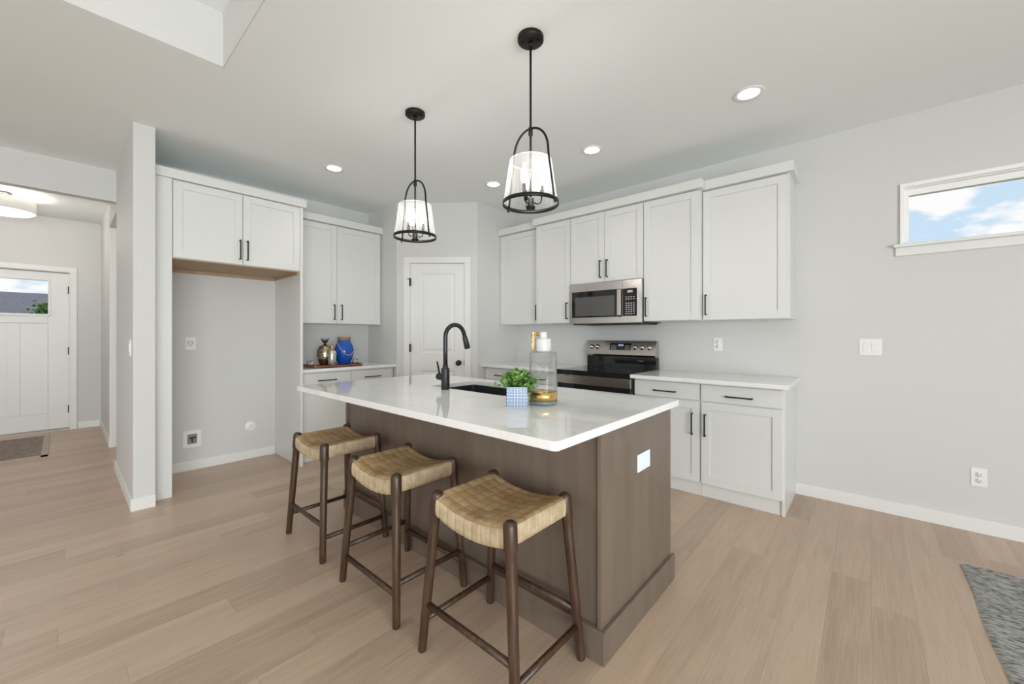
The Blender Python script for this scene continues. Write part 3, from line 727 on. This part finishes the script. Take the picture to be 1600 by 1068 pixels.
# ------------------------------------------------------------------ bar stools
def strap_h(u): return (1 - abs(2 * u - 1) ** 5)
def make_stool(label):
    t = thing('bar_stool', label, 'bar stool', (0, 0, 0), 0, 'walnut and woven leather counter stools along the island')
    fx, fy, tx, ty = .247, .192, .192, .158; H = .638
    def leg(sx, sy):
        m = MB(); P = lambda z: (sx * (fx + (tx - fx) * z / H), sy * (fy + (ty - fy) * z / H), z)
        zs = [0, .004, .25, .5, .535, .55, .618, .631, H]
        rs_ = [.0145, .0165, .0185, .0195, .0200, .0240, .0245, .0225, .013]
        m.tube([P(z) for z in zs], rs_, 16); return m
    for sx in (-1, 1):
        for sy in (-1, 1): leg(sx, sy).build('leg', walnut, t)
    def at(sx, sy, z): return Vector((sx * (fx + (tx - fx) * z / H), sy * (fy + (ty - fy) * z / H), z))
    for sy in (-1, 1): MB().tube([at(-1, sy, .19), at(1, sy, .19)], .0125, 12).build('front_stretcher' if sy < 0 else 'back_stretcher', walnut, t)
    for sx in (-1, 1): MB().tube([at(sx, -1, .128), at(sx, 1, .128)], .0125, 12).build('side_stretcher', walnut, t)
    # seat: 9 x 7 straps woven, saddle-dipped along x
    ax, ay = .205, .172; nx, ny = 9, 8; k = 8
    NX, NY = nx * k, ny * k
    m = MB(); bm = m.bm
    def sad(x): return .630 - .036 * (1 - (abs(x) / ax) ** 2.0)
    cut = .030
    g = {}
    for i in range(NX + 1):
        for j in range(NY + 1):
            u, v = i / NX, j / NY; x, y = (-1 + 2 * u) * ax, (-1 + 2 * v) * ay
            ci, cj = min(i // k, nx - 1), min(j // k, ny - 1); fu, fv = u * nx - ci, v * ny - cj
            over = (ci + cj) % 2
            h = .0032 * (strap_h(fu) if over else strap_h(fv)) * (.35 + .65 * math.sin(PI * (fv if over else fu)))
            e = min(1, (ay - abs(y)) / .02) * 1.0; e2 = min(1, (ax - abs(x)) / .02)
            rnd = .008 * ((1 - e) ** 2 + (1 - e2) ** 2)
            g[i, j] = bm.verts.new((x, y, sad(x) + h - rnd))
    for i in range(NX):
        for j in range(NY):
            f = bm.faces.new((g[i, j], g[i + 1, j], g[i + 1, j + 1], g[i, j + 1])); f.smooth = True
    # skirts: vertical wrapped straps
    def skirt(keys, outward, n):
        prev = [g[q] for q in keys]; cnt = len(keys); out3 = Vector(outward)
        tops = [v.co.copy() for v in prev]
        for s_, (dz, oo) in enumerate(((.010, .0045), (.03, .006), (.055, .006), (.072, .004), (.078, -.006))):
            row = []
            for a_, tco in enumerate(tops):
                fr_ = (a_ % k) / k; gro = -.003 if (a_ % k) == 0 and 0 < a_ < cnt - 1 else 0
                row.append(bm.verts.new(Vector((tco.x, tco.y, sad(tco.x) - dz + .0)) + out3 * (oo + gro)))
            for a_ in range(cnt - 1):
                f = bm.faces.new((prev[a_], prev[a_ + 1], row[a_ + 1], row[a_])); f.smooth = True; f.material_index = 1
            prev = row
        return prev
    s1 = skirt([(i, 0) for i in range(NX + 1)], (0, -1, 0), nx)
    s2 = skirt([(NX, j) for j in range(NY + 1)], (1, 0, 0), ny)
    s3 = skirt([(i, NY) for i in range(NX, -1, -1)], (0, 1, 0), nx)
    s4 = skirt([(0, j) for j in range(NY, -1, -1)], (-1, 0, 0), ny)
    m.build('seat', [leather, leatherside], t)
    return t
S0 = make_stool('counter stool nearest the camera, at the outlet end of the island')
S0.location = (-1.075, 1.142, 0)
SA = dup(S0, (-1.752, 1.142, 0), 0, 'middle one of the three counter stools along the island')
SB = dup(S0, (-2.485, 1.144, 0), 0, 'counter stool farthest from the camera, at the alcove end of the island')
for ch in SA.children:
    if ch.name.startswith(('front_str', 'back_str')): ch.location.z = -.062
    if ch.name.startswith('side_str'): ch.location.z = .05

# ------------------------------------------------------------------ pendants
def make_pendant(label):
    t = thing('pendant_light', label, 'pendant light', (0, 0, 0), math.radians(6), 'dark bronze pendants over the island')
    # origin at ceiling point
    MB().lathe([(0, -.001), (.066, -.001), (.066, -.02), (.062, -.024), (0, -.024)], seg=40).lathe([(0, -.024), (.012, -.024), (.010, -.05), (0, -.05)], seg=16).lathe([(0, -.024), (.005, -.024), (.005, -.032), (0, -.033)], (.04, .02, 0), 10).lathe([(0, -.024), (.005, -.024), (.005, -.032), (0, -.033)], (-.04, -.02, 0), 10).build('canopy', bronze, t)
    MB().tube([(0, 0, -.03), (0, 0, -.83)], .0058, 12).build('rod', bronze, t)
    # hoop
    hp = []
    zb, ztop, r0, r1 = -.85, -.465, .137, .104
    for i in range(0, 9): f = i / 8; hp.append((-(r0 + (r1 - r0) * f), 0, zb + (.24) * f))
    for i in range(1, 20):
        a = PI * i / 20; hp.append((-r1 * math.cos(a), 0, zb + .24 + (ztop - zb - .24) * math.sin(a) ** .85))
    for i in range(8, -1, -1): f = i / 8; hp.append(((r0 + (r1 - r0) * f), 0, zb + (.24) * f))
    MB().tube(hp, .0058, 10).lathe([(0, -.455), (.011, -.46), (.011, -.50), (0, -.505)], seg=14).build('hoop', bronze, t)
    MB().lathe([(.139, -.855), (.143, -.855), (.143, -.836), (.139, -.836)], seg=64, closed=True).lathe([(0, -.868), (.006, -.864), (.006, -.85), (0, -.846)], (-.141, 0, 0), 10).lathe([(0, -.868), (.006, -.864), (.006, -.85), (0, -.846)], (.141, 0, 0), 10).build('ring', bronze, t)
    # ribbed glass shade, open frustum
    m = MB(); seg = 144; rows = 8; rg = []
    for q in range(rows + 1):
        f = q / rows; z = -.838 + .208 * f; r = .136 - .031 * f
        rg.append([m.bm.verts.new(((r + .0013 * math.cos(36 * 2 * PI * k / seg)) * math.cos(2 * PI * k / seg), (r + .0013 * math.cos(36 * 2 * PI * k / seg)) * math.sin(2 * PI * k / seg), z)) for k in range(seg)])
    for a, b in zip(rg, rg[1:]):
        for k in range(seg): f = m.bm.faces.new((a[k], a[(k + 1) % seg], b[(k + 1) % seg], b[k])); f.smooth = True
    sh = m.build('lamp_shade', shadem, t)
    m = MB().tube([(.105 * math.cos(2 * PI * k / 48), .105 * math.sin(2 * PI * k / 48), -.630) for k in range(48)], .0016, 6, closed=True)
    m.build('shade_rim', mat('shade_rim_glass', (.9, .9, .9), .2), sh)
    # hub with three arms and candle bulbs
    hb = MB().lathe([(0, -.875), (.022, -.875), (.024, -.862), (.016, -.855), (.016, -.82), (.008, -.815), (0, -.815)], seg=24)
    hub = hb.build('hub', bronze, t)
    for k in range(3):
        a = 2 * PI * k / 3 + .5; c, s_ = math.cos(a), math.sin(a)
        pth = [(.012 * c, .012 * s_, -.84), (.035 * c, .035 * s_, -.85), (.052 * c, .052 * s_, -.843), (.056 * c, .056 * s_, -.82), (.056 * c, .056 * s_, -.80)]
        MB().tube(pth, .0035, 8).lathe([(0, -.81), (.010, -.81), (.010, -.76), (0, -.76)], (.056 * c, .056 * s_, 0), 12).build('arm', bronze, hub)
        MB().lathe([(0, -.76), (.010, -.757), (.017, -.735), (.018, -.715), (.010, -.685), (.003, -.66), (0, -.655)], (.056 * c, .056 * s_, 0), 16).build('bulb', bulbm, hub)
    return t
P0 = make_pendant('pendant light above the potted plant end of the island')
P0.location = (-1.281, 1.584, ZC)
P1 = dup(P0, (-2.305, 1.60, ZC), math.radians(6), 'pendant light nearer the pantry door, above the faucet side of the island')
point('pendant_bulb_light', (-1.281, 1.584, ZC - .72), 4.0, (1, .97, .93), .03)
point('pendant_bulb_light_far', (-2.305, 1.60, ZC - .72), 4.0, (1, .97, .93), .03)

# ------------------------------------------------------------------ recessed lights
def make_can(label):
    t = thing('recessed_light', label, 'ceiling light', (0, 0, 0), 0, 'round recessed ceiling lights')
    MB().lathe([(.060, -.001), (.084, -.001), (.086, -.004), (.082, -.008), (.066, -.006), (.060, -.004)], seg=40, closed=True).build('trim_ring', trimm, t)
    MB().lathe([(0, -.003), (.062, -.003), (.062, -.002), (0, -.002)], seg=40).build('lens', led, t)
    return t
cans = [(-.556, 2.86, 'recessed ceiling light nearest the clerestory window wall end'), (-1.687, 2.885, 'recessed ceiling light above the aisle in front of the microwave'),
        (-2.812, 2.883, 'recessed ceiling light seen between the two pendants, by the pantry corner'), (-3.624, 1.644, 'recessed ceiling light in front of the refrigerator alcove cabinet')]
c0 = None
for x, y, lb in cans:
    if c0 is None: c0 = make_can(lb); c0.location = (x, y, ZC)
    else: dup(c0, (x, y, ZC), 0, lb)
    l = bpy.data.lights.new('can_light', 'SPOT'); l.energy = 10; l.spot_size = math.radians(120); l.spot_blend = .8; l.shadow_soft_size = .06; l.color = (1, .90, .78)
    lo = bpy.data.objects.new('can_light', l); C.objects.link(lo); lo.location = (x, y, ZC - .015)

# ------------------------------------------------------------------ hall ceiling lamp
t = thing('ceiling_lamp', 'round fabric drum semi-flush lamp on the entry hall ceiling', 'ceiling light', (-6.85, -.42, ZC))
MB().lathe([(0, -.001), (.07, -.001), (.07, -.02), (0, -.02)], seg=30).tube([(0, 0, -.02), (0, 0, -.14)], .006, 10).build('lamp_mount', bronze, t)
MB().lathe([(0, -.25), (.008, -.248), (.010, -.24), (0, -.234)], seg=12).build('finial', bronze, t)
MB().lathe([(.232, -.075), (.235, -.075), (.235, -.200), (.232, -.200)], seg=64, closed=True).build('lamp_shade', fabshade, t)
MB().lathe([(0, -.236), (.12, -.232), (.205, -.218), (.231, -.198), (.225, -.194), (0, -.226)], seg=48).build('diffuser', lampm, t)
point('hall_lamp_light', (-6.85, -.42, ZC - .10), 15, (1, .93, .85), .1)
point('side_hall_fill', (-5.7, 1.2, 2.3), 8, (1, .95, .88), .15)  # unseen fill added to brighten the side hall, no fixture modelled
point('hall_lamp_light', (-6.85, -.42, ZC - .29), 15, (1, .93, .85), .12)

# ------------------------------------------------------------------ wall plates
def plate_y(name, label, x0, x1, z0, z1, kind, cat='outlet'):
    t = thing(name, label, cat)
    MB().box(x0, x1, YW - .006, YW, z0, z1).build('cover_plate', plastic, t, .003)
    cx, cz = (x0 + x1) / 2, (z0 + z1) / 2
    if kind == 'outlet':
        m = MB()
        for s_ in (-1, 1):
            zc = cz + s_ * .0195
            m.lathe([(0, 0), (.017, 0), (.017, -.003), (0, -.003)], (cx, YW - .006, zc), 24, axis='y', mi=0)
            m.box(cx - .008, cx - .0055, YW - .0096, YW - .0088, zc - .001, zc + .008, mi=1).box(cx + .0055, cx + .008, YW - .0096, YW - .0088, zc - .001, zc + .007, mi=1)
            m.box(cx - .002, cx + .002, YW - .0096, YW - .0088, zc - .009, zc - .005, mi=1)
        m.build('socket_face', [plastic, slotm], t)
    else:
        for s_ in ((-1, 1) if kind == 2 else (0,)):
            MB().box(cx + s_ * .023 - .0165, cx + s_ * .023 + .0165, YW - .010, YW - .005, cz - .033, cz + .033).build('rocker', plastic, t, .002)
    return t
plate_y('wall_outlet', 'white duplex outlet low on the wall above the baseboard near the rug', .492, .562, .292, .410, 'outlet')
plate_y('wall_outlet', 'white outlet on the backsplash wall above the right worktop', -1.026, -.954, 1.108, 1.226, 'outlet')
plate_y('light_switch', 'white double rocker light switch plate below the clerestory window', -.046, .076, 1.104, 1.222, 2, 'light switch')
# hall switch on stub wall
t = thing('light_switch', 'white rocker switch on the hall side of the wall end', 'light switch')
MB().box(-4.09, -3.995, .330, .336, 1.095, 1.215).build('cover_plate', plastic, t, .002)
MB().box(-4.058, -4.027, .326, .331, 1.122, 1.188).build('rocker', plastic, t, .002)
# alcove fittings on X = XW
t = thing('wall_outlet', 'square white appliance outlet high on the alcove wall', 'outlet')
MB().box(XW, XW + .006, .751, .83, 1.112, 1.228).build('cover_plate', plastic, t, .003)
m = MB().lathe([(0, 0), (.033, 0), (.033, .004), (.026, .006), (.026, .003), (0, .003)], (XW + .006, .79, 1.17), 28, axis='x')
for dy, dz in ((-.012, .008), (.012, .008), (0, -.012)): m.box(XW + .0088, XW + .0100, .79 + dy - .002, .79 + dy + .002, 1.17 + dz - .006, 1.17 + dz + .006, mi=1)
m.build('socket_face', [plastic, slotm], t)
t = thing('water_outlet_box', 'white recessed water valve box low on the alcove wall', 'valve box')
m = MB(); o1 = rrect(-.067, .067, -.078, .078, .015, 4); i1 = rrect(-.036, .036, -.045, .045, .008, 4)
ra = [m.bm.verts.new((0, x, z)) for x, z in o1]; rb = [m.bm.verts.new((.008, x, z)) for x, z in o1]; rc = [m.bm.verts.new((.008, x, z)) for x, z in i1]; rd = [m.bm.verts.new((.0005, x, z)) for x, z in i1]
for p, q, mi in ((ra, rb, 0), (rb, rc, 0), (rc, rd, 1)):
    for i in range(len(p)): f = m.bm.faces.new((p[i], p[(i + 1) % len(p)], q[(i + 1) % len(p)], q[i])); f.material_index = mi
f = m.bm.faces.new(rd); f.material_index = 1; m.bm.faces.new(ra)
t.location = (XW, .803, .287)
m.build('valve_housing', [plastic, mat('grey_recess', (.28, .28, .28), .6)], t)
MB().tube([(.004, -.02, .008), (.012, .026, .012)], .006, 8).tube([(.006, .0, -.03), (.006, 0, .008)], .006, 8).build('valve', mat('dark_valve', (.04, .04, .04), .4), t)
t = thing('cable_cover', 'round white blank cover low on the alcove wall', 'cover plate', (XW, 1.274, .322))
MB().lathe([(0, 0), (.052, 0), (.052, .004), (.047, .007), (0, .008)], axis='x', seg=36).build('cover_disc', plastic, t)
MB().lathe([(0, .0075), (.003, .0075), (.003, .0095), (0, .0095)], axis='x', seg=10).build('screw', slotm, t)

# ------------------------------------------------------------------ plant
import math as _m
t = thing('potted_plant', 'small leafy green plant in a blue patterned square pot on the island', 'plant', (-1.252, 1.444, CT + .0006), math.radians(41))
a = .049
pm_ = MB(); o1 = rrect(-a, a, -a, a, .006, 3); i1 = rrect(-a + .006, a - .006, -a + .006, a - .006, .004, 3)
rr = [ring(pm_, o1, 0), ring(pm_, o1, .093), ring(pm_, i1, .093), ring(pm_, i1, .078)]
for p, q in zip(rr, rr[1:]):
    for i in range(len(p)): pm_.bm.faces.new((p[i], p[(i + 1) % len(p)], q[(i + 1) % len(p)], q[i]))
pm_.bm.faces.new(rr[0]); pm_.build('pot', potm, t)
MB().box(-a + .007, a - .007, -a + .007, a - .007, .07, .080).build('soil', soilm, t)
lf = MB(); stm = MB(); rng = random.Random(3)
def leaf(m, p, d, size):
    d = d.normalized(); side = d.cross(Vector((0, 0, 1)));
    if side.length < .1: side = Vector((1, 0, 0))
    side.normalize(); up = side.cross(d)
    pts = []
    for (l_, w_, h_) in ((0, 0, 0), (.3, .42, .06), (.65, .5, .05), (.92, .28, 0), (1, 0, -.03), (.92, -.28, 0), (.65, -.5, .05), (.3, -.42, .06)):
        pts.append(m.bm.verts.new(p + d * l_ * size + side * w_ * size + up * h_ * size))
    mid = m.bm.verts.new(p + d * .55 * size - up * .04 * size)
    for i in range(8): f = m.bm.faces.new((pts[i], pts[(i + 1) % 8], mid)); f.smooth = True
for k in range(100):
    az = rng.uniform(0, 2 * PI); el = rng.uniform(.22, 1.5); ln = rng.uniform(.062, .098) * (.9 if el > .9 else 1.0)
    d_ = Vector((math.cos(az) * math.cos(el), math.sin(az) * math.cos(el), math.sin(el)))
    b0 = Vector((rng.uniform(-.03, .03), rng.uniform(-.03, .03), .082)); e_ = b0 + d_ * ln; e_.z -= (.012 if el < .5 else 0)
    stm.tube([b0, b0 + d_ * ln * .5 + Vector((0, 0, .004)), e_], .0011, 5)
    for q in range(9):
        f = .35 + .65 * q / 8; p = b0 + (e_ - b0) * f
        dd = (d_ * .5 + Vector((rng.uniform(-1, 1), rng.uniform(-1, 1), rng.uniform(-.4, .9)))).normalized()
        leaf(lf, p, dd, rng.uniform(.014, .022))
for k in range(5): # trailing sprig on the jar side
    b0 = Vector((.04, -.01 + .01 * k, .085)); e_ = Vector((.062 + .004 * k, -.03 + .014 * k, .03 + .008 * k))
    stm.tube([b0, e_], .0011, 5)
    for q in range(4): leaf(lf, b0 + (e_ - b0) * q / 5, Vector((rng.uniform(0, 1), rng.uniform(-1, 1), rng.uniform(-.8, .5))), .017)
stm.build('stems', stemm, t); lf.build('foliage', leafm, t, recalc=False)

# ------------------------------------------------------------------ glass jar
t = thing('glass_jar', 'tall clear glass jar with gold base band and white lid', 'jar', (-1.193, 1.573, CT + .0006), math.radians(40))
MB().lathe([(0, .006), (.066, .006), (.068, .02), (.068, .245), (.060, .254), (.038, .256), (.038, .254), (.058, .251), (.0655, .243), (.0655, .022), (.0, .012)], seg=56).build('jar_body', jarglass, t)
MB().lathe([(0, 0), (.064, 0), (.070, .006), (.0705, .016), (.067, .018), (0, .018)], seg=56).build('jar_foot', mat('thick_base_glass', (.42, .50, .50), .08, Transmission_Weight=.6), t)
MB().lathe([(.0685, .018), (.0705, .018), (.0705, .060), (.0685, .060)], seg=56, closed=True).build('gold_band', gold, t)
ld = MB().lathe([(0, .257), (.039, .257), (.039, .314), (.036, .318), (.019, .320), (.019, .350), (.016, .352), (0, .352)], seg=36).build('jar_lid', ceramic, t, .001)
hd = MB().box(-.058, -.042, -.010, .010, .257, .352).box(-.042, -.030, -.012, .012, .330, .352)
hd.tube([(-.036, 0, .341), (-.018, 0, .339)], .009, 14).build('lid_handle', antique, t, .002)

# ------------------------------------------------------------------ tray and decor
t = thing('serving_tray', 'dark wooden serving tray with metal handles on the corner counter', 'tray', (-4.29, 1.94, CT + .0006), math.radians(0))
m = MB().box(-.15, .15, -.234, .234, .004, .016).box(-.15, .15, -.255, -.234, 0, .026).box(-.15, .15, .234, .255, 0, .026)
m.build('tray_board', traym, t, .003)
for s_ in (-1, 1):
    MB().tube([(-.06, s_ * .245, .024), (-.06, s_ * .247, .056), (-.045, s_ * .248, .066), (.045, s_ * .248, .066), (.06, s_ * .247, .056), (.06, s_ * .245, .024)], .006, 10).build('tray_handle', silverm, t)
TZ_ = CT + .0006 + .0166
t = thing('pineapple_figurine', 'hammered gold pineapple ornament at the left of the wooden tray', 'ornament', (-4.35, 1.875, TZ_))
MB().lathe([(0, 0), (.045, 0), (.062, .02), (.078, .06), (.083, .11), (.076, .16), (.058, .195), (.03, .212), (.012, .218), (0, .219)], seg=40).build('body', hamgold, t)
cr_ = MB().tube([(0, 0, .214), (0, 0, .228)], .012, 10)
for k in range(7):
    az = 2 * PI * k / 7; c, s_ = math.cos(az), math.sin(az)
    b0 = Vector((0, 0, .225)); p1 = Vector((.022 * c, .022 * s_, .245)); p2 = Vector((.042 * c, .042 * s_, .285))
    cr_.tube([b0, p1, p2], [.006, .0075, .001], 6)
cr_.build('leaf_crown', mat('aged_dark_brass', (.10, .075, .035), .35, .9), t)
t = thing('glass_bottle', 'small patterned glass bottle between the gold pineapple and blue jug', 'bottle', (-4.225, 1.895, TZ_))
MB().lathe([(0, 0), (.036, 0), (.040, .006), (.043, .06), (.045, .13), (.040, .148), (.018, .158), (.016, .17), (0, .17)], seg=32).build('bottle_body', noise_col(mat('mercury_glass', rough=.18, metal=.7), (.40, .38, .34), (.78, .75, .68), nscale=60, detail=2, bump=.4), t)
MB().lathe([(0, .17), (.019, .17), (.019, .182), (.015, .184), (.015, .202), (0, .204)], seg=24).build('bottle_cap', gold, t)
t = thing('blue_jug', 'glossy cobalt blue jug with a rope handle on the wooden tray', 'jug', (-4.31, 2.065, TZ_), math.radians(48.4))
MB().lathe([(0, 0), (.055, 0), (.06, .006), (.085, .05), (.100, .11), (.102, .15), (.090, .20), (.066, .25), (.062, .258), (0, .258)], seg=48).build('jug_body', bluem, t)
MB().lathe([(.060, .256), (.067, .256), (.066, .292), (.068, .297), (.060, .297)], seg=40, closed=True).build('collar', noise_col(mat('jute_wrap', rough=.9), (.22, .15, .10), (.42, .32, .24), scale=(1, 1, 30), nscale=6), t)
rp = []
for i in range(15):
    f = i / 14; ang = -PI * .75 + f * PI * .78
    rp.append((-.045 + .15 * f, -.088 - .02 * math.sin(PI * f), .235 - .135 * math.sin(f * PI * .62)))
MB().tube(rp + [(.108, -.06, .125), (.106, .0, .16)], .005, 8).build('rope_handle', ropem, t)

# ------------------------------------------------------------------ rugs
def rug():
    bm = bmesh.new(); x0, x1, y0, y1 = .378, 1.90, .9, 3.262; NX, NY = 76, 470
    rg = random.Random(5); jit = [rg.uniform(0, 6.28) for _ in range(NY // 4 + 2)]
    vs = []
    for j in range(NY + 1):
        row = []; y = y0 + (y1 - y0) * j / NY; r = j // 4; ph = jit[r]
        for i in range(NX + 1):
            x = x0 + (x1 - x0) * i / NX; h = .004 + .007 * math.sin(PI * ((j % 4) + .5) / 4.0) * (.75 + .25 * math.sin(x * 120 + ph * 3))
            e = 0
            if i == 0: e = .004 * math.sin(j * 1.57 + ph); h = .001
            row.append(bm.verts.new((x + e + (.004 * math.sin(y * 9) if i < 3 else 0), y, h)))
        vs.append(row)
    for j in range(NY):
        for i in range(NX):
            f = bm.faces.new((vs[j][i], vs[j][i + 1], vs[j + 1][i + 1], vs[j + 1][i])); f.smooth = True
    m = MB(); m.bm.free(); m.bm = bm; m.box(x0 + .006, x1 - .002, y0 + .002, y1 - .002, .0005, .003)
    return m.build('rug', rugm, None, recalc=False)
tag(rug(), 'chunky grey woven wool rug on the floor below the clerestory window', 'rug')
t = MB().box(-7.60, -6.36, -1.10, -.105, .001, .008, mi=0).box(-7.60, -6.32, -.145, -.095, .001, .0095, mi=1).box(-6.37, -6.32, -1.10, -.095, .001, .0095, mi=1)
tag(t.build('door_mat', [matm, matedge], None), 'brown patterned runner mat with a pale border inside the front door', 'mat')

# ------------------------------------------------------------------ outside the front door
o = MB().box(-60, 60, -60, 60, -.35, -.25).build('lawn_ground', lawnm, None); o['kind'] = 'structure'
h = thing('neighbor_house', 'grey shingled roof of a house seen through the front door glass', 'house', (-26, -2, 0))
MB().box(-4, 4, -9, 9, -.25, 1.62).build('siding', sidingm, h)
rf = MB(); pr_ = [(-4.5, 1.5), (4.6, 1.5), (0.2, 2.97)]
v0 = [rf.bm.verts.new((x, -9.5, z)) for x, z in pr_]; v1 = [rf.bm.verts.new((x, 9.5, z)) for x, z in pr_]
for i in range(3): rf.bm.faces.new((v0[i], v0[(i + 1) % 3], v1[(i + 1) % 3], v1[i]))
rf.bm.faces.new(v0); rf.bm.faces.new(v1); rf.build('roof', asph, h)
b = thing('garden_bush', 'green bush outside the front door glass', 'bush', (-11.4, -.22, -.25))
bl = MB(); rng = random.Random(9)
for k in range(2600):
    zz = rng.uniform(.15, 2.05); rad = .42 * math.sqrt(max(0, 1 - (zz / 2.1) ** 2)); p = Vector((rng.gauss(0, rad * .5), rng.gauss(0, rad * .5), zz + rng.gauss(0, .05)))
    if p.z < .2: continue
    leaf(bl, p, Vector((rng.uniform(-1, 1), rng.uniform(-1, 1), rng.uniform(-.3, 1))), rng.uniform(.03, .06))
bl.build('foliage', leafm, b, recalc=False)
MB().tube([(0, 0, 0), (.02, 0, .7), (0, .03, 1.4)], .03, 8).build('stems', stemm, b)
